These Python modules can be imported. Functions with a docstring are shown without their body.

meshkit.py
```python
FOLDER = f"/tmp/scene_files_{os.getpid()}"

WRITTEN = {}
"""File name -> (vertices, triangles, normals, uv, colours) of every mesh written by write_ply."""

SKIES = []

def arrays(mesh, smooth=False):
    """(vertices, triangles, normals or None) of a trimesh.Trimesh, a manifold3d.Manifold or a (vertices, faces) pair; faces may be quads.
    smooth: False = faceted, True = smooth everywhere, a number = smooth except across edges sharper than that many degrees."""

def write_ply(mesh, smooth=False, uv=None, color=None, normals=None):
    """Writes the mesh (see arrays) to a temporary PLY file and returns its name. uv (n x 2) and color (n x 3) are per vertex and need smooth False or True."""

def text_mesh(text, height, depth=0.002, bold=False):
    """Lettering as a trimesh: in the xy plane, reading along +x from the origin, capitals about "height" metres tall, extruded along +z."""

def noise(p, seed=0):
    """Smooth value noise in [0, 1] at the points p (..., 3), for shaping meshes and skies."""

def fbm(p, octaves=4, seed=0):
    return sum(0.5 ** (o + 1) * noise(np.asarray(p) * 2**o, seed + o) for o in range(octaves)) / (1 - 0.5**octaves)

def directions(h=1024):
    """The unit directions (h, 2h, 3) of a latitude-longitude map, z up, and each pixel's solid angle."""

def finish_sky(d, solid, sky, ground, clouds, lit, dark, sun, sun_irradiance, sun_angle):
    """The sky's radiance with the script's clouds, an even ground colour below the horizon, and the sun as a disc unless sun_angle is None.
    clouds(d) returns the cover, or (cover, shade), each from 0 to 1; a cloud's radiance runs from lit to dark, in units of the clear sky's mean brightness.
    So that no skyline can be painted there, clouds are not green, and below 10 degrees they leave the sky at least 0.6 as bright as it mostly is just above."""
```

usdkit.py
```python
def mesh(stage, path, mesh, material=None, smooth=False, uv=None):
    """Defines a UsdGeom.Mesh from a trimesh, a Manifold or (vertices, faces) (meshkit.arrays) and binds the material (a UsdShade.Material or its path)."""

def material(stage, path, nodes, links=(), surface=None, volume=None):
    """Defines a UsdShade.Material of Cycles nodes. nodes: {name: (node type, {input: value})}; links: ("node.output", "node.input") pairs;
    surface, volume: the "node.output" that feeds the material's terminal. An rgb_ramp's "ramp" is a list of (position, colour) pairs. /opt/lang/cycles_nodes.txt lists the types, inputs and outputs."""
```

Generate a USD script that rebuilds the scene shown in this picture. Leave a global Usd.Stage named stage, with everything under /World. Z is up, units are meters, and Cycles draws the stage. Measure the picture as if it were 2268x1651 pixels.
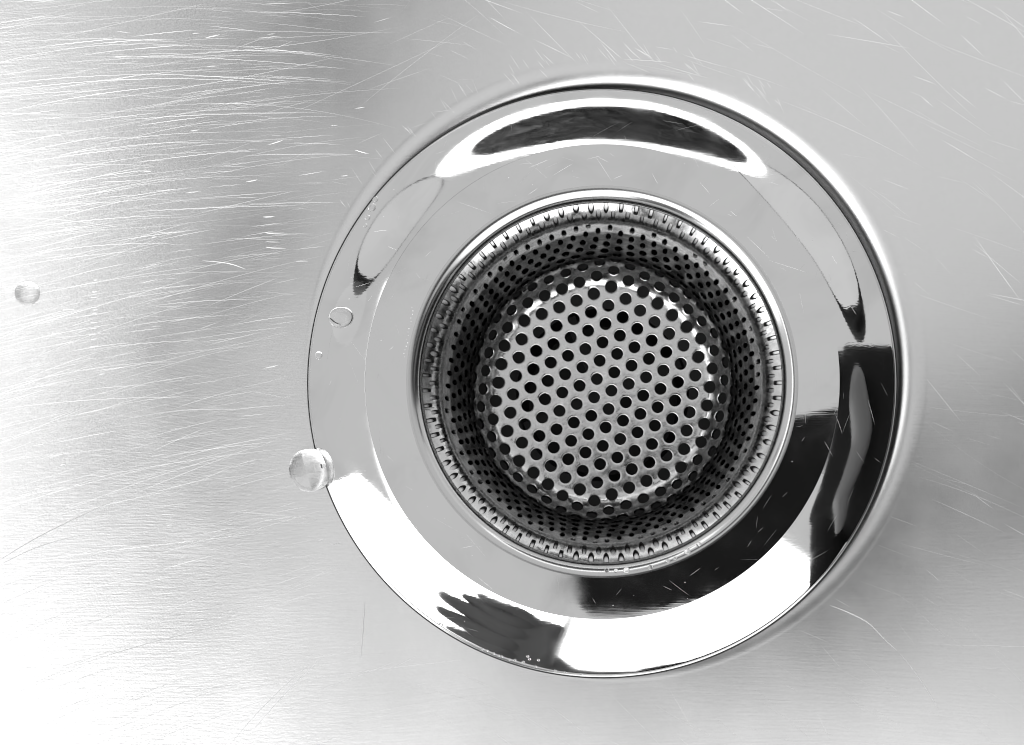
import math, random
import numpy as np
import trimesh, manifold3d, usdkit, meshkit
from scipy.special import erf
from pxr import Usd, UsdGeom, UsdLux, UsdShade, Gf, Sdf

rng = np.random.default_rng(7)
random.seed(7)
stage = Usd.Stage.CreateInMemory()
UsdGeom.SetStageUpAxis(stage, UsdGeom.Tokens.z)
UsdGeom.SetStageMetersPerUnit(stage, 1.0)
UsdGeom.Xform.Define(stage, '/World')
UsdGeom.Scope.Define(stage, '/World/Looks')
MM = 0.001
S = 0.056 / 656.0            # metres per unit of the flange drawing (flange radius 656 = 56 mm)
def P(px, py):               # drawing units, origin at the drain's axis -> metres on the sink
    return np.array([(px - 1334.0) * S, (850.0 - py) * S])

# ------------------------------------------------------------------ camera
H = 0.250
CX, CY = 0.25 * MM, -12.0 * MM
cam = UsdGeom.Camera.Define(stage, '/World/camera')
cam.AddTranslateOp().Set(Gf.Vec3d(CX, CY, H))
AP = 36.0
cam.CreateHorizontalApertureAttr(AP)
cam.CreateVerticalApertureAttr(AP * 745 / 1024)
cam.CreateFocalLengthAttr(AP * H / (2268 * S))
cam.CreateHorizontalApertureOffsetAttr((1134 - 1337) / 2268 * AP)
cam.CreateVerticalApertureOffsetAttr((990 - 825.5) / 2268 * AP)
cam.CreateClippingRangeAttr(Gf.Vec2f(0.01, 100))
cam.CreateExposureAttr(0.0)

# ------------------------------------------------------------------ light
def mat(name, nodes, links=(), surface=None, volume=None):
    return usdkit.material(stage, '/World/Looks/' + name, nodes, links, surface, volume)
ROOM = 0.68
dome = UsdLux.DomeLight.Define(stage, '/World/room_light')
dm = mat('room_light', {'b': ('background_shader', {'color': (1, 1, 1), 'strength': ROOM})}, surface='b.background')
UsdShade.MaterialBindingAPI.Apply(dome.GetPrim()).Bind(dm)

def rect_light(name, pos, target, w, h, inten, up=(0, 0, 1), kind=UsdLux.RectLight):
    L = kind.Define(stage, '/World/' + name); sx = sy = 1.0
    if kind is UsdLux.RectLight: L.CreateWidthAttr(w); L.CreateHeightAttr(h)
    else: L.CreateRadiusAttr(0.5); sx, sy = w, h
    L.CreateIntensityAttr(inten); L.CreateNormalizeAttr(False)
    L.CreateColorAttr(Gf.Vec3f(1, 1, 1))
    p, t = np.array(pos, float), np.array(target, float)
    z = p - t; z /= np.linalg.norm(z)
    x = np.cross(np.array(up, float), z); x /= np.linalg.norm(x)
    y = np.cross(z, x)
    m = np.eye(4); m[0, :3], m[1, :3], m[2, :3], m[3, :3] = x * sx, y * sy, z, p
    L.AddTransformOp().Set(Gf.Matrix4d(*m.ravel().tolist()))
    return L
# two windows in front of the sink (towards the bottom of the picture), the left one brighter
rect_light('window_lamp', (-1.33, -0.80, 1.22), (-1.33, 0, 1.22), 2.34, 1.96, 2.9)
rect_light('window_lamp_001', (0.44, -0.80, 1.22), (0.44, 0, 1.22), 1.16, 1.96, 1.5)
# added lamp high on the left, brightens that side of the sink
rect_light('added_left_lamp', (-0.42, 0.0, 0.66), (0, 0, 0.05), 0.50, 0.11, 1.7)
def oval_light(name, pos, target, w, h, inten):
    L = rect_light(name, pos, target, w, h, inten, kind=UsdLux.DiskLight)
# bright oval lamp on the far side, and dimmer ones added beside it as pale mirrored patches
oval_light('window_lamp_002', (0.0, 0.66, 0.50), (0.0, 0, 0.50), 0.98, 0.60, 1.4)
oval_light('added_patch_lamp', (0.44, 0.36, 0.42), (0.0, 0.0, 0.42), 0.46, 0.36, 0.10)
oval_light('added_patch_lamp_001', (-0.43, 0.35, 0.40), (0.0, 0, 0.40), 0.28, 0.36, 0.07)
oval_light('added_patch_lamp_002', (-0.52, 0.17, 0.38), (0.0, 0, 0.38), 0.14, 0.30, 0.07)

# ------------------------------------------------------------------ materials
def steel(name, base, rough, bump=None):
    nodes = {'g': ('geometry', {}), 'p': ('principled_bsdf', {'metallic': 1.0, 'base_color': (base,) * 3, 'roughness': rough})}
    links = []
    if bump:
        sc, st, di = bump
        nodes['n'] = ('noise_texture', {'scale': sc, 'detail': 3})
        nodes['b'] = ('bump', {'strength': st, 'distance': di})
        links += [('g.position', 'n.vector'), ('n.fac', 'b.height'), ('b.normal', 'p.normal')]
    return mat(name, nodes, links, 'p.BSDF')
M = {}
M['polished'] = mat('polished_steel', {
    'g': ('geometry', {}), 'n': ('noise_texture', {'scale': 38.0, 'detail': 1}), 'b': ('bump', {'strength': 0.30, 'distance': 0.0010}),
    'm': ('mapping', {'rotation': (0, 0, 0.5), 'scale': (0.06, 1, 1)}), 'nf': ('noise_texture', {'scale': 2500.0, 'detail': 2}), 'b2': ('bump', {'strength': 0.05, 'distance': 0.00005}),
    'n2': ('noise_texture', {'scale': 110.0, 'detail': 6, 'roughness': 0.6}), 'r': ('map_range', {'from_min': 0.35, 'from_max': 0.72, 'to_min': 0.02, 'to_max': 0.11}),
    'n3': ('noise_texture', {'scale': 60.0, 'detail': 5, 'distortion': 1.0}), 'c': ('rgb_ramp', {'ramp': [(0.30, (0.66,) * 3), (0.5, (0.735,) * 3), (0.7, (0.75,) * 3)]}),
    'p': ('principled_bsdf', {'metallic': 1.0})},
    [('g.position', 'n.vector'), ('n.fac', 'b.height'), ('g.position', 'm.vector'), ('m.vector', 'nf.vector'), ('nf.fac', 'b2.height'), ('b.normal', 'b2.normal'), ('b2.normal', 'p.normal'),
     ('g.position', 'n2.vector'), ('n2.fac', 'r.value'), ('r.result', 'p.roughness'), ('g.position', 'n3.vector'), ('n3.fac', 'c.fac'), ('c.color', 'p.base_color')], 'p.BSDF')
M['basket'] = mat('satin_steel', {     # shade on the basket's upright wall painted in as a mottled dark colour
    'g': ('geometry', {}), 'n': ('noise_texture', {'scale': 350.0, 'detail': 4}), 'r': ('map_range', {'from_min': 0.3, 'from_max': 0.7, 'to_min': 0.14, 'to_max': 0.30}),
    'c': ('rgb_ramp', {'ramp': [(0.3, (0.62,) * 3), (0.7, (0.80,) * 3)]}),
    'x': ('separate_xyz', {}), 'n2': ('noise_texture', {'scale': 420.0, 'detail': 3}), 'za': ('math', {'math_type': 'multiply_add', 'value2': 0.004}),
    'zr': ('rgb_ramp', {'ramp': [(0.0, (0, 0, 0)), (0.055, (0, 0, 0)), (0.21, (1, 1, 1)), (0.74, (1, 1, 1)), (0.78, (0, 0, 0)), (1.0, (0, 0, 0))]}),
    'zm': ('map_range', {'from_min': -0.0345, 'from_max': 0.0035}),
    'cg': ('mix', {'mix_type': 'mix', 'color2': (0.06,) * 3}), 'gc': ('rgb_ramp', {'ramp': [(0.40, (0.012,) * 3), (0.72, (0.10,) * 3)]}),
    'b': ('bump', {'strength': 0.3, 'distance': 0.0003}),
    'p': ('principled_bsdf', {'metallic': 1.0, 'specular_tint': (0.6,) * 3})},
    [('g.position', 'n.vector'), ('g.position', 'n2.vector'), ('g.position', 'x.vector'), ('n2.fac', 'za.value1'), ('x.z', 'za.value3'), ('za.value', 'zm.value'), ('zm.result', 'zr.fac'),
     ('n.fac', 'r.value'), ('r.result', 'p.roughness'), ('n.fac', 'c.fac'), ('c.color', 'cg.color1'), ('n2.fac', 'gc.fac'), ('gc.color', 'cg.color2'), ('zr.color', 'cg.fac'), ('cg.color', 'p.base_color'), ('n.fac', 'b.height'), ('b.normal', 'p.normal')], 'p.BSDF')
M['satin'] = steel('satin_lip', 0.66, 0.17)
M['edge_shade'] = mat('dark_edge_shade', {'p': ('principled_bsdf', {'base_color': (0.015,) * 3, 'roughness': 0.6})}, (), 'p.BSDF')  # dark colour standing in for shade at the flange edge and in the slots
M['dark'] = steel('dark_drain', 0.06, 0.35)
# brushed sink: fine hairlines, stretched along a direction bent by slow noise, and fine grain
M['sink'] = mat('brushed_steel', {
    'g': ('geometry', {}),
    'w': ('noise_texture', {'scale': 9.0, 'detail': 1}),
    'ws': ('mix', {'mix_type': 'linear_light', 'fac': 0.012}),
    'm': ('mapping', {'rotation': (0, 0, math.radians(-12)), 'scale': (0.035, 1.0, 1.0)}),
    'n': ('noise_texture', {'scale': 3200.0, 'detail': 3, 'roughness': 0.6}),
    'm2': ('mapping', {'rotation': (0, 0, math.radians(22)), 'scale': (0.05, 1.0, 1.0)}),
    'n2': ('noise_texture', {'scale': 2200.0, 'detail': 3, 'roughness': 0.6}),
    'gr': ('noise_texture', {'scale': 2600.0, 'detail': 2}),
    'tg': ('mapping', {'scale': (1, 1, 0.0001)}),
    'a1': ('math', {'math_type': 'add'}), 'a2': ('math', {'math_type': 'multiply_add', 'value2': 0.6}),
    'sx': ('separate_xyz', {}), 'mn': ('noise_texture', {'scale': 16.0, 'detail': 3}), 'mx': ('math', {'math_type': 'multiply_add', 'value2': 0.075}), 'mk': ('map_range', {'range_type': 'smoothstep', 'from_min': 0.012, 'from_max': -0.058, 'to_min': 0.08, 'to_max': 0.40}),
    'b': ('bump', {'distance': 0.00006}),
    'big': ('noise_texture', {'scale': 40.0, 'detail': 4}),
    'r': ('map_range', {'from_min': 0.3, 'from_max': 0.7, 'to_min': 0.22, 'to_max': 0.30}),
    'p': ('principled_bsdf', {'metallic': 1.0, 'base_color': (0.84, 0.84, 0.84), 'anisotropic': 0.35})},
    [('g.position', 'w.vector'), ('g.position', 'ws.color1'), ('w.color', 'ws.color2'), ('ws.color', 'm.vector'), ('m.vector', 'n.vector'),
     ('ws.color', 'm2.vector'), ('m2.vector', 'n2.vector'), ('g.position', 'gr.vector'), ('n.fac', 'a1.value1'), ('n2.fac', 'a1.value2'),
     ('gr.fac', 'a2.value1'), ('a1.value', 'a2.value3'), ('a2.value', 'b.height'), ('b.normal', 'p.normal'),
     ('g.position', 'tg.vector'), ('tg.vector', 'p.tangent'), ('g.position', 'sx.vector'), ('g.position', 'mn.vector'), ('mn.fac', 'mx.value1'), ('sx.x', 'mx.value3'), ('mx.value', 'mk.value'), ('mk.result', 'b.strength'), ('g.position', 'big.vector'), ('big.fac', 'r.value'), ('r.result', 'p.roughness')], 'p.BSDF')
M['scratch'] = steel('scratch_burr', 0.82, 0.36)
M['water'] = mat('water', {'p': ('principled_bsdf', {'base_color': (1, 1, 1), 'roughness': 0.0, 'ior': 1.33, 'transmission_weight': 1.0})}, (), 'p.BSDF')
M['phone'] = mat('black_glass', {'p': ('principled_bsdf', {'base_color': (0.008,) * 3, 'roughness': 0.45, 'specular_ior_level': 0.2})}, (), 'p.BSDF')
M['bright'] = steel('bright_steel', 0.86, 0.4)
M['lime'] = mat('limescale', {'p': ('principled_bsdf', {'base_color': (0.8,) * 3, 'roughness': 0.6})}, (), 'p.BSDF')
M['shape'] = mat('mottled_black', {'g': ('geometry', {}), 'n': ('noise_texture', {'scale': 22.0, 'detail': 4, 'distortion': 1.5}), 'c': ('rgb_ramp', {'ramp': [(0.35, (0.006,) * 3), (0.60, (0.03,) * 3), (0.72, (0.12,) * 3)]}),
    'b': ('bump', {'strength': 0.6, 'distance': 0.02}), 'p': ('principled_bsdf', {'roughness': 0.25, 'specular_ior_level': 0.2})}, [('g.position', 'n.vector'), ('n.fac', 'c.fac'), ('c.color', 'p.base_color'), ('n.fac', 'b.height'), ('b.normal', 'p.normal')], 'p.BSDF')
M['skin'] = mat('skin', {'p': ('principled_bsdf', {'base_color': (0.15, 0.15, 0.15), 'roughness': 0.5})}, (), 'p.BSDF')
M['cloth'] = mat('dark_cloth', {'p': ('principled_bsdf', {'base_color': (0.010,) * 3, 'roughness': 0.8, 'specular_ior_level': 0.12})}, (), 'p.BSDF')

# ------------------------------------------------------------------ helpers
used = {}
def numbered(path):
    k = used.get(path, -1) + 1
    used[path] = k
    return path if k == 0 else f'{path}_{k:03d}'
def tag(prim, label=None, cat=None, group=None, kind=None):
    for k, v in (('label', label), ('category', cat), ('group', group), ('kind', kind)):
        if v: prim.SetCustomDataByKey(k, v)
    return prim
def obj(name, mesh, material, parent='/World', smooth=40):
    path = numbered(f'{parent}/{name}')
    return usdkit.mesh(stage, path, mesh, M[material], smooth=smooth).GetPrim()
def thing(name, label, cat, loc=(0, 0, 0), group=None):
    path = numbered('/World/' + name)
    x = UsdGeom.Xform.Define(stage, path); x.AddTranslateOp().Set(Gf.Vec3d(*[float(c) for c in loc]))
    tag(x.GetPrim(), label, cat, group)
    return path
def lathe(prof, n=256, centre=(0, 0), closed=False):
    """Revolves an (r, z) profile; winding: profile from outside in gives upward faces."""
    prof = np.asarray(prof, float); k = len(prof)
    a = np.arange(n) * 2 * np.pi / n
    v = np.stack([prof[:, 0][:, None] * np.cos(a) + centre[0], prof[:, 0][:, None] * np.sin(a) + centre[1], np.repeat(prof[:, 1][:, None], n, 1)], -1).reshape(-1, 3)
    f = []
    rows = k if closed else k - 1
    i, j = np.meshgrid(np.arange(rows), np.arange(n), indexing='ij')
    i2, j2 = (i + 1) % k, (j + 1) % n
    q = np.stack([i * n + j, i * n + j2, i2 * n + j2, i2 * n + j], -1).reshape(-1, 4)
    f = np.vstack([q[:, [0, 1, 2]], q[:, [0, 2, 3]]])
    return trimesh.Trimesh(v, f, process=False)

# ------------------------------------------------------------------ sink
RC = np.array([30 * S, 30 * S]); RR = 691 * S
FLOOR = -2.3 * MM
def sink_z(x, y):
    d = np.hypot(np.asarray(x) - RC[0], np.asarray(y) - RC[1])
    o = np.maximum(d - RR, 0)
    L = 0.030
    far = 0.010 * o + 0.03 * L * 0.8862269 * erf(o / L)          # a shallow dish that flattens away from the drain
    t = np.clip((RR - d) / (6.4 * MM), 0, 0.985)
    return far - 3.8 * MM * (1 - np.sqrt(1 - t * t))
def build_sink():
    rs = np.concatenate([[38.5 * MM, 46 * MM, 52 * MM], np.linspace(RR - 6.6 * MM, RR + 2 * MM, 40), RR + np.geomspace(2.6 * MM, 320 * MM, 60)])[::-1]
    n = 360
    a = np.arange(n) * 2 * np.pi / n
    # rings drift from the recess's centre to the drain's axis under the flange
    c = np.where(rs[:, None] < 50 * MM, 0.0, RC[None, :])
    x = rs[:, None] * np.cos(a) + c[:, :1]; y = rs[:, None] * np.sin(a) + c[:, 1:]
    z = sink_z(x, y)
    v = np.stack([x, y, z], -1).reshape(-1, 3)
    i, j = np.meshgrid(np.arange(len(rs) - 1), np.arange(n), indexing='ij'); j2 = (j + 1) % n
    q = np.stack([i * n + j, i * n + j2, (i + 1) * n + j2, (i + 1) * n + j], -1).reshape(-1, 4)
    return trimesh.Trimesh(v, np.vstack([q[:, [0, 1, 2]], q[:, [0, 2, 3]]]), process=False)
sink = obj('sink_basin', build_sink(), 'sink', smooth=True)
tag(sink, 'brushed stainless steel sink floor, scratched and wet, dished towards the drain', 'sink', kind='structure')

# ------------------------------------------------------------------ strainer: flange
R = 55.5 * MM
UP = 1.9 * MM
def flange_profile():
    pts = [(R - 0.9 * MM, UP - 1.95 * MM), (R - 0.15 * MM, UP - 1.9 * MM), (R, UP - 1.75 * MM), (R, UP - 1.35 * MM)]
    # rolled outer edge, then the convex outer zone, the crease and the flat zone
    r, z = R, UP - 1.35 * MM
    segs = []
    for t in np.linspace(0, 1, 10)[1:]:
        segs.append((R - 0.9 * MM * t, 80 - (80 - 31) * t ** 0.7))
    for t in np.linspace(0, 1, 40)[1:]:
        segs.append((R * (0.984 - (0.984 - 0.790) * t), 31 - 18 * t))
    for t in np.linspace(0, 1, 10)[1:]:
        segs.append((R * (0.790 - 0.0015 * t), 13 - 12.2 * (t * t * (3 - 2 * t))))
    for t in np.linspace(0, 1, 12)[1:]:
        segs.append((R * (0.7885 - 0.1365 * t), 0.8 * (1 - t) ** 3))
    for rr, al in segs:
        z += (r - rr) * math.tan(math.radians(al)); r = rr
        pts.append((r, z))
    # rolled inner lip, a part of its own
    r0, z0, rad = r, z, 2.7 * MM
    lip = [(r0 + 0.02 * MM, z0 - 0.03 * MM)]
    for t in np.linspace(0, 1, 24):
        b = math.radians(88 * t)
        lip.append((r0 - rad * math.sin(b), z0 - 0.05 * MM - rad * (1 - math.cos(b))))
    r1, z1 = lip[-1]
    lip += [(r1, z1 - 0.3 * MM), (r1 + 0.3 * MM, z1 - 0.5 * MM), (r1 + 1.9 * MM, z1 - 0.3 * MM), (r1 + 1.8 * MM, z1 - 8 * MM), (r1 + 2.3 * MM, z1 - 8 * MM), (r1 + 2.4 * MM, z1), (r0 + 0.02 * MM, z0 - 0.9 * MM)]
    pts += [(r0 + 0.05 * MM, z0 - 0.9 * MM), (0.8 * R, z0 - 1.0 * MM)]
    return pts, lip, r1, z1
prof, lip, LIP_R, LIP_Z = flange_profile()
strainer = thing('sink_strainer', 'round polished steel strainer with wide flange and perforated basket in the sink drain', 'strainer')
obj('flange', lathe(prof, 384, closed=True), 'polished', strainer, smooth=35)
obj('shade_ring', lathe([(R - 2 * MM, UP - 2.0 * MM), (R + 0.22 * MM, UP - 2.0 * MM), (R + 0.26 * MM, UP - 1.55 * MM), (R - 0.1 * MM, UP - 1.3 * MM), (R - 2 * MM, UP - 1.4 * MM)][::-1], 256, closed=True), 'edge_shade', strainer, smooth=30)  # added dark ring, draws the line of shade under the flange edge
obj('rolled_lip', lathe(lip, 256, closed=True), 'satin', strainer, smooth=35)

# ------------------------------------------------------------------ strainer: perforated basket, drawn from one punched sheet
def basket_profile():
    """arc-length sampled inner profile from the centre outwards"""
    zb = -36.0; pts = []
    for r in np.linspace(0, 22.3, 30): pts.append((r, zb + 0.2 * (r / 22.3) ** 2))
    # a tight crease, then a rounder turn up into the wall
    for a0, a1, rad in ((1.1, 34, 3.2), (34, 80, 8.0)):
        r0, z0 = pts[-1]; a0, a1 = math.radians(a0), math.radians(a1)
        for t in np.linspace(0, 1, 14)[1:]:
            a = a0 + (a1 - a0) * t
            pts.append((r0 + rad * (math.sin(a) - math.sin(a0)), z0 + rad * (math.cos(a0) - math.cos(a))))
    r, z = pts[-1]
    ztop = LIP_Z / MM - 0.5; rtop = LIP_R / MM - 0.15
    # wall, then flare to the lip
    zf = ztop - 4.8; rf = rtop - 3.0
    for t in np.linspace(0, 1, 20)[1:]: pts.append((r + (rf - r) * t, z + (zf - z) * t))
    for t in np.linspace(0, 1, 14)[1:]:
        pts.append((rf + (rtop + 0.9 - rf) * (0.35 * t + 0.65 * t * t), zf + (ztop - zf) * (1.25 * t - 0.25 * t * t)))
    return np.array(pts) * MM
BP = basket_profile()
dl = np.hypot(*np.diff(BP, axis=0).T); larc = np.concatenate([[0], np.cumsum(dl)])
s2 = np.concatenate([[0], np.cumsum(dl * (BP[1:, 0] + BP[:-1, 0]))])
sb = np.sqrt(s2)                                # radius on the flat blank, area kept
tang = np.gradient(BP, axis=0); tang /= np.linalg.norm(tang, axis=1, keepdims=True)
def draw(pts, down):
    """blank point (x, y) -> on the drawn basket, `down` metres below the inner face along its normal"""
    s = np.hypot(pts[:, 0], pts[:, 1]); u = pts / np.maximum(s, 1e-9)[:, None]
    r = np.interp(s, sb, BP[:, 0]); z = np.interp(s, sb, BP[:, 1])
    tr = np.interp(s, sb, tang[:, 0]); tz = np.interp(s, sb, tang[:, 1])
    r2, z2 = r + tz * down, z - tr * down
    return np.column_stack([u * r2[:, None], z2])
l_band = np.interp(LIP_Z - 5.2 * MM, BP[40:, 1], larc[40:]); s_band = np.interp(l_band, larc, sb)
def build_basket():
    pitch, hr = 4.03 * MM, 1.25 * MM
    a1 = math.radians(21.2)
    e1 = pitch * np.array([math.cos(a1), math.sin(a1)]); e2 = pitch * np.array([math.cos(a1 + math.pi / 3), math.sin(a1 + math.pi / 3)])
    org = np.array([-0.59, 6.65]) * MM
    smax = s_band; s_flat = np.interp(24 * MM, BP[:, 0], sb)
    nseg = 24
    th = np.arange(nseg) * 2 * np.pi / nseg + a1
    # hexagon boundary points at the same angles
    ap = pitch / 2
    hexr = ap / np.cos((th - a1 + math.pi / 6) % (math.pi / 3) - math.pi / 6)
    # neighbours lie along a1 + k*60 deg: edge mid-points there
    hexr = ap / np.cos(((th - a1 + math.pi / 6) % (math.pi / 3)) - math.pi / 6)
    cs = np.column_stack([np.cos(th), np.sin(th)])
    V, F, FD = [], [], []; off = 0
    rings = []                                   # (radius array, down)
    rings.append((hexr, 0.0)); rings.append((hexr * 0.5 + hr * 0.5 + 0.08 * MM, 0.0)); rings.append((np.full(nseg, hr + 0.17 * MM), 0.0)); rings.append((np.full(nseg, hr + 0.03 * MM), 0.07 * MM))
    rings.append((np.full(nseg, hr), 0.15 * MM)); rings.append((np.full(nseg, hr), 0.6 * MM)); rings.append((hexr, 0.6 * MM))
    k = len(rings)
    i, j = np.meshgrid(np.arange(k - 1), np.arange(nseg), indexing='ij'); j2 = (j + 1) % nseg
    q = np.stack([i * nseg + j, i * nseg + j2, (i + 1) * nseg + j2, (i + 1) * nseg + j], -1).reshape(-1, 4)
    f0 = np.vstack([q[:, [0, 1, 2]], q[:, [0, 2, 3]]])
    for m in range(-17, 18):
        for n in range(-17, 18):
            c = org + m * e1 + n * e2
            rc = np.hypot(*c)
            if rc > smax + 2.2 * MM: continue
            if rc > smax - 0.2 * MM:                       # the unpunched edge under the lip
                p2 = np.vstack([c + cs * hexr[:, None], c])
                ss = np.hypot(p2[:, 0], p2[:, 1]); p2 = p2 * np.minimum(1, smax / ss)[:, None]
                jj = np.arange(nseg)
                V.append(draw(p2, 0)); F.append(np.column_stack([jj, (jj + 1) % nseg, np.full(nseg, nseg)]) + off); off += nseg + 1
                continue
            uc = c / max(np.hypot(*c), 1e-9); tcc = np.array([-uc[1], uc[0]])
            nar = 1 - 0.42 * np.clip((rc - s_flat) / (0.88 * smax - s_flat), 0, 1) ** 2.2      # holes pulled narrow up the wall
            for q_, (rad, dn) in enumerate(rings):
                dv = cs * rad[:, None]
                if 0 < q_ < k - 1: dv = (dv @ uc)[:, None] * uc * (1 + 0.2 * (1 - nar)) + (dv @ tcc)[:, None] * tcc * nar
                p2 = c + dv
                ss = np.hypot(p2[:, 0], p2[:, 1]); p2 = p2 * np.minimum(1, smax / np.maximum(ss, 1e-9))[:, None]
                V.append(draw(p2, dn))
            F.append(f0 + off); off += k * nseg
    # the flared band under the lip: one column per slot, slots staggered in two rows
    N, lh = 146, larc[-1] - l_band
    cw = 2 * np.pi / N
    per = [(-1 + t / 2, -1) for t in range(4)] + [(1, -1 + t / 8) for t in range(16)] + [(1 - t / 2, 1) for t in range(4)] + [(-1, 1 - t / 8) for t in range(16)]
    per = np.array(per, float); nb = len(per)
    def on_band(phi, l, dn):
        r = np.interp(l, larc, BP[:, 0]); z = np.interp(l, larc, BP[:, 1]); tr = np.interp(l, larc, tang[:, 0]); tz = np.interp(l, larc, tang[:, 1])
        r = r + tz * dn; return np.column_stack([r * np.cos(phi), r * np.sin(phi), z - tr * dn])
    i, j = np.meshgrid(np.arange(7), np.arange(nb), indexing='ij'); j2 = (j + 1) % nb
    qd = np.stack([i * nb + j, i * nb + j2, (i + 1) * nb + j2, (i + 1) * nb + j], -1).reshape(-1, 4); fb = np.vstack([qd[:, [0, 1, 2]], qd[:, [0, 2, 3]]])
    ro = fb.min(1) // nb
    for col in range(N):
        ph = col * cw; lc = l_band + lh * (0.46 if col % 2 else 0.74) + rng.normal(0, 0.12) * MM
        sect = math.sin(6 * ph + 0.7) + 0.25 * rng.normal()
        pw, hw, hl = (0.45, 0.36 * MM, 0.98 * MM) if sect > -0.1 else (1.2, 0.52 * MM, 1.22 * MM)
        hl *= 1.15 if col % 2 else 1.0; hw *= rng.uniform(0.85, 1.12); hl *= rng.uniform(0.85, 1.1); rr_ = np.interp(lc, larc, BP[:, 0])
        bx = ph + per[:, 0] * cw / 2; bl = l_band + (per[:, 1] + 1) / 2 * lh
        dx, dy = (bx - ph) * rr_, bl - lc
        an = np.arctan2(dy / hl, dx / hw); ca, sa = np.cos(an), np.sin(an)
        ex, ey = np.sign(ca) * np.abs(ca) ** pw, np.sign(sa) * np.abs(sa) ** pw
        V.append(on_band(bx, bl, 0))
        for t in (0.25, 0.5, 0.75):                           # follow the flare's curve between the column's edge and its slot
            V.append(on_band(bx + (ph + ex * hw / rr_ - bx) * t, bl + (lc + ey * hl - bl) * t, 0))
        for g, dn in ((0.05, 0.0), (0.0, 0.05), (-0.01, 0.16), (-0.12, 0.62)):
            V.append(on_band(ph + ex * (hw + g * MM) / rr_, lc + ey * (hl + g * MM), dn * MM))
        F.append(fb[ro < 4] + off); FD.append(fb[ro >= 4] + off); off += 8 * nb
    out = []
    for fs in (F, FD):
        t = trimesh.Trimesh(np.vstack(V), np.vstack(fs), process=False); t.merge_vertices(digits_vertex=7); t.remove_unreferenced_vertices(); out.append(t)
    return out
sheet, edges = build_basket()
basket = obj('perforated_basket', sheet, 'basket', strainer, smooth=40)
tag(obj('slot_edges', edges, 'edge_shade', str(basket.GetPath()), smooth=20), kind='stuff')  # slot walls coloured dark, painting in the shade of each slot
up_ = np.where(BP[:, 1] > LIP_Z - 7.5 * MM)[0]; up_ = up_[up_ > 40]
def off_prof(dn): return [(BP[q, 0] + tang[q, 1] * dn, BP[q, 1] - tang[q, 0] * dn) for q in up_]
obj('backing_ring', lathe(off_prof(0.72 * MM)[::-1] + off_prof(1.1 * MM), 192, closed=True), 'bright', strainer, smooth=40)

# ------------------------------------------------------------------ drain below
drain = thing('drain_fitting', 'dark drain cup under the perforated basket, seen through its holes', 'drain')
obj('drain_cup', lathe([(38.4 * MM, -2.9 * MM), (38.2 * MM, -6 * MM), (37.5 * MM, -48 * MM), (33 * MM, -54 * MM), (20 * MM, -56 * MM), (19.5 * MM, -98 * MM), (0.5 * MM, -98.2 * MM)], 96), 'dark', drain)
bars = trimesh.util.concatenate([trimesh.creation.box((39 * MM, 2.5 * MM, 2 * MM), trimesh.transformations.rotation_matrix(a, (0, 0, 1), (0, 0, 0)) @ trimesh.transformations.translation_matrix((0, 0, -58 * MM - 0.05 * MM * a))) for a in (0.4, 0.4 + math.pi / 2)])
obj('cross_bar', bars, 'dark', drain)

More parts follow.
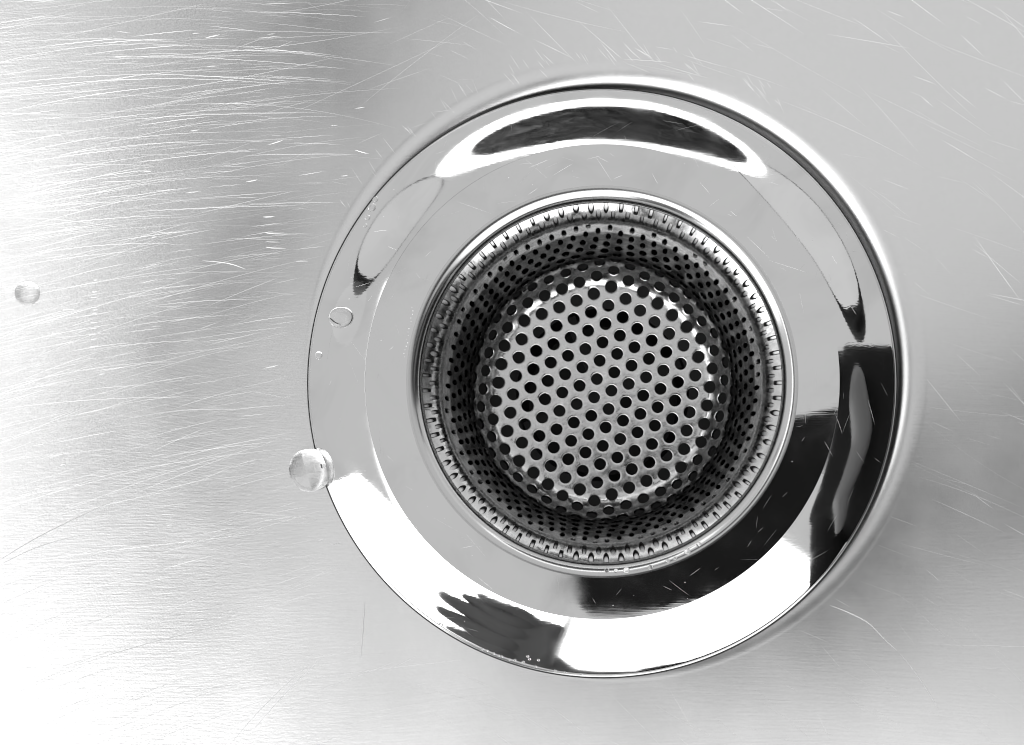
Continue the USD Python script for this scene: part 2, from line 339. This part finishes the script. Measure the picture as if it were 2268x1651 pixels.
# ------------------------------------------------------------------ scratches on the sink
def strip(path, w, h, z):
    """a hairline burr: a low ridge of triangular section along a path of points on the sink"""
    p = np.asarray(path); t = np.gradient(p, axis=0); t /= np.linalg.norm(t, axis=1, keepdims=True) + 1e-12
    nrm = np.column_stack([-t[:, 1], t[:, 0]]); n = len(p)
    taper = np.sin(np.pi * np.clip(np.linspace(0.02, 0.98, n), 0, 1)) ** 0.5
    L = p + nrm * (w / 2 * taper)[:, None]; Rr = p - nrm * (w / 2 * taper)[:, None]
    v = np.vstack([np.column_stack([L, z(L[:, 0], L[:, 1]) - 0.004 * MM]), np.column_stack([p, z(p[:, 0], p[:, 1]) + h * taper]), np.column_stack([Rr, z(Rr[:, 0], Rr[:, 1]) - 0.004 * MM])])
    i = np.arange(n - 1)
    q = np.vstack([np.column_stack([i, n + i, n + i + 1, i + 1]), np.column_stack([n + i, 2 * n + i, 2 * n + i + 1, n + i + 1])])
    return v, np.vstack([q[:, [0, 1, 2]], q[:, [0, 2, 3]]])[:, ::-1]
def scratch_mesh(specs):
    V, F, off = [], [], 0
    for path, w, h in specs:
        if np.hypot(path[:, 0], path[:, 1]).min() < 57.5 * MM: continue
        v, f = strip(path, w, h, sink_z); V.append(v); F.append(f + off); off += len(v)
    return trimesh.Trimesh(np.vstack(V), np.vstack(F), process=False)
def arc_path(c, length, ang, curv, n=None):
    n = n or max(4, int(length / (2.2 * MM)))
    u = np.linspace(-0.5, 0.5, n) * length
    a = ang + curv * u
    st = np.column_stack([np.cos(a), np.sin(a)]) * (length / (n - 1))
    p = np.cumsum(st, 0); return p - p[n // 2] + c
specs = []
for k in range(2000):                    # the worn left part: long arcs, rising to the right, flattening towards the drain
    px = 720 * rng.random() ** 1.25 - 20; py = -20 + 1690 * rng.random() ** 0.8
    c = P(px, py)
    ang = math.radians(4 + 16 * (py / 1650) + 8 * (0.5 - px / 700) + rng.normal(0, 4.5))
    ln = (4 + rng.exponential(14)) * MM
    w = (0.025 + 0.07 * rng.random() ** 3) * MM
    specs.append((arc_path(c, ln, ang, rng.normal(-4, 3)), w, w * rng.uniform(0.07, 0.24)))
for k in range(650):                     # finer, sparser marks elsewhere
    px, py = rng.uniform(500, 2290), rng.uniform(-20, 1670)
    c = P(px, py)
    ang = math.radians((-28 if px > 1000 else 10) + rng.normal(0, 14))
    ln = (3 + rng.exponential(8)) * MM; w = (0.025 + 0.04 * rng.random() ** 2) * MM
    specs.append((arc_path(c, ln, ang, rng.normal(0, 4)), w, w * 0.3))
for k in range(70):                     # short hairs across the upper edge of the recess
    a_ = math.radians(rng.uniform(58, 150)); c = RC + (RR + rng.normal(0.3, 1.2) * MM) * np.array([math.cos(a_), math.sin(a_)])
    specs.append((arc_path(c, rng.uniform(1.2, 4.0) * MM, math.radians(128) + rng.normal(0, 0.12), 0, 5), rng.uniform(0.03, 0.06) * MM, 0.010 * MM))
for py in (622, 628, 648, 660, 682, 688, 695, 716, 728, 741, 752, 768):      # a column of short nicks
    specs.append((arc_path(P(219 + rng.normal(0, 1.5), py), rng.uniform(0.7, 1.7) * MM, math.radians(6), 0, 4), 0.26 * MM, 0.09 * MM))
for k in range(70):
    specs.append((arc_path(P(rng.uniform(50, 900), rng.uniform(60, 1250)), rng.uniform(0.8, 3.0) * MM, math.radians(rng.normal(6, 8)), 0, 4), rng.uniform(0.12, 0.26) * MM, 0.07 * MM))
tag(obj('hairline_scratches', scratch_mesh(specs), 'scratch', str(sink.GetPath()), smooth=False), kind='stuff')
def named_scratch(pts, w):
    p = np.array([P(*q) for q in pts]); t = np.linspace(0, 1, len(p)); tt = np.linspace(0, 1, 14)
    from scipy.interpolate import PchipInterpolator
    path = PchipInterpolator(t, p)(tt)
    obj('scratch', scratch_mesh([(path, w * MM, w * 0.35 * MM)]), 'scratch', str(sink.GetPath()), smooth=False)
for pts, w in (([(1838, 1342), (1880, 1358), (1922, 1380), (1960, 1418), (1985, 1440)], 0.22), ([(1990, 1445), (2040, 1510), (2075, 1570)], 0.10),
               ([(150, 975), (300, 925), (440, 908), (530, 907)], 0.2), ([(0, 1245), (90, 1190), (170, 1150), (280, 1100)], 0.2), ([(0, 1255), (110, 1205), (205, 1184)], 0.16),
               ([(290, 1220), (400, 1205), (500, 1186), (590, 1170)], 0.2), ([(200, 1465), (330, 1425), (470, 1390), (560, 1370)], 0.18), ([(540, 1135), (620, 1142), (700, 1152)], 0.2),
               ([(545, 1147), (625, 1153), (690, 1160)], 0.14), ([(560, 1620), (640, 1530), (720, 1450)], 0.13), ([(510, 1651), (600, 1550), (690, 1470)], 0.12), ([(800, 1460), (806, 1380), (808, 1330)], 0.1),
               ([(588, 517), (610, 519), (638, 520)], 0.26), ([(590, 549), (612, 551), (634, 552)], 0.26), ([(590, 537), (620, 538)], 0.16), ([(450, 580), (500, 584), (545, 598)], 0.16)):
    named_scratch(pts, w)

fspecs = []
def flange_zs(x, y): return np.interp(np.hypot(x, y), FPm[:, 0], FPm[:, 1])
FP = np.array(lip[1:25][::-1] + prof[3:-2][::-1]); FPm = FP[np.argsort(FP[:, 0])]
for k in range(170):
    rr_ = rng.uniform(0.67, 0.97) * R; a_ = rng.uniform(0, 2 * math.pi)
    fspecs.append((arc_path(np.array([rr_ * math.cos(a_), rr_ * math.sin(a_)]), (1.0 + rng.exponential(1.8)) * MM, a_ + math.pi / 2 + rng.normal(0, 0.7), rng.normal(0, 15), 7), rng.uniform(0.02, 0.055) * MM, 0.012 * MM))
V_, F_, o_ = [], [], 0
for pth, w_, h_ in fspecs:
    d_ = np.hypot(pth[:, 0], pth[:, 1])
    if d_.min() < 0.66 * R or d_.max() > 0.98 * R: continue
    v_, f_ = strip(pth, w_, h_, flange_zs); V_.append(v_); F_.append(f_ + o_); o_ += len(v_)
tag(obj('fine_scratches', trimesh.Trimesh(np.vstack(V_), np.vstack(F_), process=False), 'scratch', strainer + '/flange', smooth=False), kind='stuff')

sp_ = [(rng.uniform(0.67, 0.96) * R, rng.uniform(0, 6.283), rng.uniform(0.04, 0.11) * MM) for _ in range(34)]
for t_ in np.linspace(0, 1, 15):
    q_ = P(893 + 22 * t_ ** 0.7 + rng.normal(0, 2), 795 - 110 * t_); sp_.append((np.hypot(*q_) * 0.976, math.atan2(q_[1], q_[0]), rng.uniform(0.05, 0.12) * MM))
spots = []
for r_, a_, w_ in sp_:
    b_ = trimesh.creation.icosphere(1, w_); b_.apply_scale((1, rng.uniform(0.5, 1.2), 0.35)); b_.apply_translation((r_ * math.cos(a_), r_ * math.sin(a_), float(flange_zs(r_ * math.cos(a_), r_ * math.sin(a_))))); spots.append(b_)
tag(obj('mineral_spots', trimesh.util.concatenate(spots), 'lime', strainer + '/flange', smooth=True), kind='stuff')

# ------------------------------------------------------------------ water
def drop_mesh(rad, contact, n=48, squash=1.0, base=0.25 * MM):
    """a sessile drop: a spherical cap with a flat underside"""
    h0 = rad * math.tan(math.radians(contact) / 2)
    pr = [(0.0, -base), (rad * 0.6, -base), (rad, -base)]
    for t in np.sin(np.linspace(math.pi / 2, 0, 26)): pr.append((rad * t, 0.01 * rad + h0 * (0.35 * (1 - t * t) + 0.65 * max(0.0, 1 - t ** 5) ** 0.5)))
    m = lathe(pr[1:-1][::1], n)
    v = np.vstack([m.vertices, [[0, 0, -base], [0, 0, pr[-1][1]]]]); k = len(pr[1:-1])
    j = np.arange(n); j2 = (j + 1) % n; b, tp = k * n, k * n + 1
    f = np.vstack([m.faces, np.column_stack([np.full(n, b), j2, j]), np.column_stack([np.full(n, tp), (k - 1) * n + j, (k - 1) * n + j2])])
    v[:, 0] *= squash
    return trimesh.Trimesh(v, f, process=False)
FP = np.array(lip[1:25][::-1] + prof[3:-2][::-1]); FPm = FP[np.argsort(FP[:, 0])]
def flange_z(x, y): return float(np.interp(math.hypot(x, y), FPm[:, 0], FPm[:, 1]))
def flange_n(x, y):
    r = math.hypot(x, y); e = 0.3 * MM
    sl = (np.interp(r + e, FPm[:, 0], FPm[:, 1]) - np.interp(r - e, FPm[:, 0], FPm[:, 1])) / (2 * e)
    return np.array([-sl * x / r, -sl * y / r, 1.0])
def water_drop(px, py, rpx, label, contact=55, z=None, n=48, squash=1.0, on='sink', group=None, base=0.25 * MM, lean=None):
    x, y = P(px, py)
    k = (H - (0.004 if on != 'sink' else 0)) / H
    x, y = CX + (x - CX) * k, CY + (y - CY) * k
    nz = np.array([0, 0, 1.0])
    if on == 'flange': zz = flange_z(x, y); nz = flange_n(x, y); nz /= np.linalg.norm(nz)
    else: zz = float(sink_z(x, y))
    if z is not None: zz = z; nz = np.array([0, 0, 1.0]) if lean is None else np.array(lean) / np.linalg.norm(lean)
    m = drop_mesh(rpx * S, contact, n, squash, base)
    m.apply_transform(trimesh.geometry.align_vectors([0, 0, 1], nz))
    path = thing('water_drop', label, 'water drop', (x, y, zz), group)
    obj('droplet', m, 'water', path, smooth=60)
water_drop(67, 652, 27, 'small clear water drop alone on the sink floor, leftmost in the photo', 52)
water_drop(686, 1043, 47, 'large round water drop straddling the lower left edge of the flange', 38, z=1.8 * MM, base=1.5 * MM, lean=(-0.42, -0.12, 1.0))
water_drop(755, 704, 24, 'flat oval water film on the upper left of the polished flange', 46, on='flange', squash=1.3)
water_drop(702, 787, 9, 'tiny clear water drop on the left side of the polished flange', 60, on='flange')

ORD = ('first', 'second', 'third', 'fourth', 'fifth', 'sixth', 'seventh', 'eighth', 'ninth', 'tenth', 'eleventh', 'twelfth', 'thirteenth', 'fourteenth', 'fifteenth', 'sixteenth', 'seventeenth')
for n_, q in enumerate(((1344, 1262, 7), (1364, 1263, 6), (1387, 1262, 9), (1440, 1256, 7), (1478, 1241, 6), (1494, 1236, 5), (1521, 1221, 9), (1546, 1205, 7))):
    water_drop(q[0], q[1], q[2] * .8, ORD[n_] + ' small water bead from the left on the lower inner lip of the flange', 55, n=24, on='flange', group='beads on the lower inner lip')
for n_, q in enumerate(((826, 437, 7), (819, 456, 10), (810, 480, 7), (806, 498, 5))):
    water_drop(*q, ORD[n_] + ' small water bead from the top on the upper left outer edge of the flange', 55, n=24, on='flange', group='beads on the upper left edge')
for n_, (x4, y4) in enumerate(sorted(((905, 1165), (922, 1172), (1160, 1318), (1190, 1328), (1230, 1345), (1260, 1358), (1280, 1363), (1325, 1380), (1360, 1384), (1410, 1395), (1440, 1357), (1450, 1375), (1505, 1380), (1485, 1425), (1605, 1450), (1665, 1462), (1765, 1472)))):
    water_drop((x4 / 1.7446 + 1000) * .6398, (y4 / 1.7446 + 1500) * .6398, 3.2, ORD[n_] + ' tiny water bead from the left along the bottom outer edge of the flange', 65, n=16, on='flange', group='beads along the bottom edge')

# ------------------------------------------------------------------ phone and person over the sink (mirrored in the flange)
phone = thing('phone', 'black phone held flat over the drain, mirrored in the flange', 'phone', (43 * MM, -38 * MM, H + 6 * MM))
def rounded_slab(w, d, h, r):
    return manifold3d.Manifold.batch_hull([manifold3d.Manifold.cylinder(h, r, r, 32, True).translate((sx * (w / 2 - r), sy * (d / 2 - r), 0)) for sx in (-1, 1) for sy in (-1, 1)])
obj('phone_body', rounded_slab(114 * MM, 76 * MM, 8 * MM, 9 * MM), 'phone', phone)
def added_rim(name, label, c, target, w, h, r0, r1, a_big):
    """an added dark tube, thicker towards one end, mirrored as an outline"""
    p, t = np.array(c, float), np.array(target, float); z = p - t; z /= np.linalg.norm(z)
    x = np.cross((0, 0, 1.0), z); x /= np.linalg.norm(x); y = np.cross(z, x)
    a = np.linspace(0, 2 * np.pi, 72, endpoint=False); rad = r0 + (r1 - r0) * np.maximum(0, np.cos(a - math.radians(a_big))) ** 6
    b = np.arange(12) * 2 * np.pi / 12; V = []
    for ai, ri in zip(a, rad):
        cen = np.array([0.5 * w * math.cos(ai), 0.5 * h * math.sin(ai)]); u = np.array([math.cos(ai), math.sin(ai)])
        for bi in b:
            q = cen + u * ri * math.cos(bi); V.append(p + x * q[0] + y * q[1] + z * ri * 0.6 * math.sin(bi))
    i, j = np.meshgrid(np.arange(72), np.arange(12), indexing='ij'); i2, j2 = (i + 1) % 72, (j + 1) % 12
    q = np.stack([i * 12 + j, i2 * 12 + j, i2 * 12 + j2, i * 12 + j2], -1).reshape(-1, 4)
    o = obj(name, trimesh.Trimesh(np.array(V), np.vstack([q[:, [0, 1, 2]], q[:, [0, 2, 3]]]), process=False), 'phone', smooth=True)
    tag(o, label, 'added rim')
added_rim('added_rim', 'added dark tube, mirrored as a hooked outline in the upper right of the flange', (0.44, 0.36, 0.42), (0, 0, 0.42), 0.48, 0.37, 0.002, 0.050, 178)
added_rim('added_rim', 'added dark tube, mirrored as a seam in the upper left of the flange', (-0.43, 0.35, 0.40), (0, 0, 0.40), 0.29, 0.37, 0.002, 0.026, 0)
cup = thing('added_panel', 'dark cupboard added overhead to darken the sink, mirrored as the dull sweep beside the upper left of the flange', 'panel', (-0.232, 0.134, 0.66))  # unseen dark slab, added only to dull the steel beside the flange
m_ = trimesh.creation.box((0.11, 0.48, 0.05)); m_.apply_transform(trimesh.transformations.rotation_matrix(math.radians(150), (0, 0, 1)))
obj('panel_underside', m_, 'phone', cup, smooth=False)
shape = thing('oval_shape', 'dark oval tray added behind the sink, mirrored as a crescent atop the flange', 'shape', (0.012, 0.352, 0.242))  # made-up form for an unidentified dark thing, there for its reflection
m = trimesh.creation.icosphere(4); m.apply_scale((0.205, 0.012, 0.105))
obj('shape_face', m, 'shape', shape, smooth=True)

def ray(az, zen, dist, o=(-0.020, -0.046, 0.003)):
    a, z = math.radians(az), math.radians(zen)
    return np.array(o) + dist * np.array([math.cos(a) * math.sin(z), math.sin(a) * math.sin(z), math.cos(z)])
def limb(chain, seg=20):
    """(point, radius) chain -> union of the hulls of neighbouring spheres"""
    sp = [manifold3d.Manifold.sphere(r, seg).translate(tuple(float(c) for c in p)) for p, r in chain]
    out = sp[0]
    for a, b in zip(sp[:-1], sp[1:]): out += manifold3d.Manifold.batch_hull([a, b])
    return out
def smooth_body(man, step, it):
    m = man.refine_to_length(step).to_mesh()
    t = trimesh.Trimesh(m.vert_properties[:, :3], m.tri_verts); t.merge_vertices()
    trimesh.smoothing.filter_taubin(t, iterations=it)
    return t
D = 0.27
palm = [ray(-106, 43, D), ray(-107, 63, D)]
hand = manifold3d.Manifold.batch_hull([manifold3d.Manifold.sphere(0.017, 20).translate(tuple(p)) for p in (ray(-102, 41, D), ray(-102, 70, D), ray(-118, 43, D), ray(-116, 70, D + .01))])
for az, zen, ln, r in ((-124, 44, D - .01, .021), (-130, 53, D - .015, .023), (-128, 63, D - .012, .021), (-123, 71, D, .018)):
    base = ray(-112, 47 + (zen - 47) * 0.92, D); tip = ray(az, zen, ln); mid = (base + tip) / 2 + np.array([0, 0, .004])
    hand += limb([(base, r * 1.5), (mid, r * 1.1), (tip, r * .62)])
hand += limb([(ray(-104, 43, D), .016), (ray(-110, 37, D - .02), .013), (ray(-121, 38, D - .03), .0095)])
wrist = np.array([-0.05, -0.345, 0.085]); elbow = np.array([0.42, -0.38, 0.03]); shoulder = np.array([0.45, -0.19, 0.43])
arm = hand + limb([(ray(-105, 60, D + .01), .024), (wrist, .026), (elbow, .042)])
body = arm + limb([(elbow, .042), (shoulder, .058)])
sh2 = np.array([0.50, 0.03, 0.44]); el2 = np.array([0.26, 0.01, 0.52]); wr2 = np.array([0.10, -0.035, 0.31])
body += limb([(sh2, .058), (el2, .045), (wr2, .028), (np.array([0.075, -0.04, 0.285]), .018)])
nk = np.array([0.48, -0.09, 0.49])
body += manifold3d.Manifold.batch_hull([manifold3d.Manifold.sphere(r, 24).translate(p) for p, r in (((0.44, -0.18, .42), .07), ((0.44, 0.02, .42), .07), ((0.60, -0.22, -.15), .11), ((0.60, -0.04, -.15), .11))])
body += limb([(nk, .065), (nk + np.array([-.03, .0, .09]), .055)])
for q in ((0.60, -0.22), (0.60, -0.04)):
    body += limb([(np.array([q[0], q[1], -.15]), .095), (np.array([q[0], q[1], -.55]), .06), (np.array([q[0] + .02, q[1], -.93]), .045), (np.array([q[0] - .14, q[1] + .03, -.95]), .03)])
hc = np.array([0.42, -0.09, 0.66])
head = manifold3d.Manifold.batch_hull([manifold3d.Manifold.sphere(r, 24).translate(tuple(hc + np.array(p))) for p, r in (((0, 0, .02), .085), ((.03, 0, .03), .085), ((-.04, 0, -.06), .05))])
head += limb([(hc + np.array([-.085, 0, .0]), .012), (hc + np.array([-.105, 0, -.035]), .014)])
for sy in (-1, 1): head += limb([(hc + np.array([0, sy * .083, .0]), .016), (hc + np.array([.0, sy * .083, -.03]), .012)])
body += head + limb([(nk + np.array([-.03, .0, .09]), .055), (hc, .06)])
person = thing('person', 'person in dark clothes holding a phone over the drain, mirrored dark in the flange', 'person')
obj('body', smooth_body(body, 0.006, 6), 'skin', person, smooth=True)
shirt = manifold3d.Manifold.batch_hull([manifold3d.Manifold.sphere(r, 24).translate(p) for p, r in (((0.44, -0.18, .42), .078), ((0.44, 0.02, .42), .078), ((0.60, -0.22, -.15), .12), ((0.60, -0.04, -.15), .12))])
shirt += limb([(wrist * .75 + elbow * .25, .042), (elbow, .053), (shoulder, .070)]) + limb([(sh2, .070), (sh2 * .45 + el2 * .55, .060)])
obj('shirt', smooth_body(shirt, 0.012, 4), 'cloth', person, smooth=True)
obj('added_pale_strip', smooth_body(limb([((0.355, 0.0, 0.27), .045), ((0.36, -0.06, 0.22), .040), ((0.335, -0.13, 0.23), .030), ((0.34, -0.19, 0.17), .012)]), 0.01, 3), 'skin', person, smooth=True)  # pale strip added for its grey reflection in the flange
trousers = manifold3d.Manifold()
for q in ((0.60, -0.22), (0.60, -0.04)):
    trousers += limb([(np.array([q[0], q[1], -.17]), .107), (np.array([q[0], q[1], -.55]), .072), (np.array([q[0] + .02, q[1], -.88]), .058)])
obj('trousers', smooth_body(trousers, 0.015, 4), 'cloth', person, smooth=True)
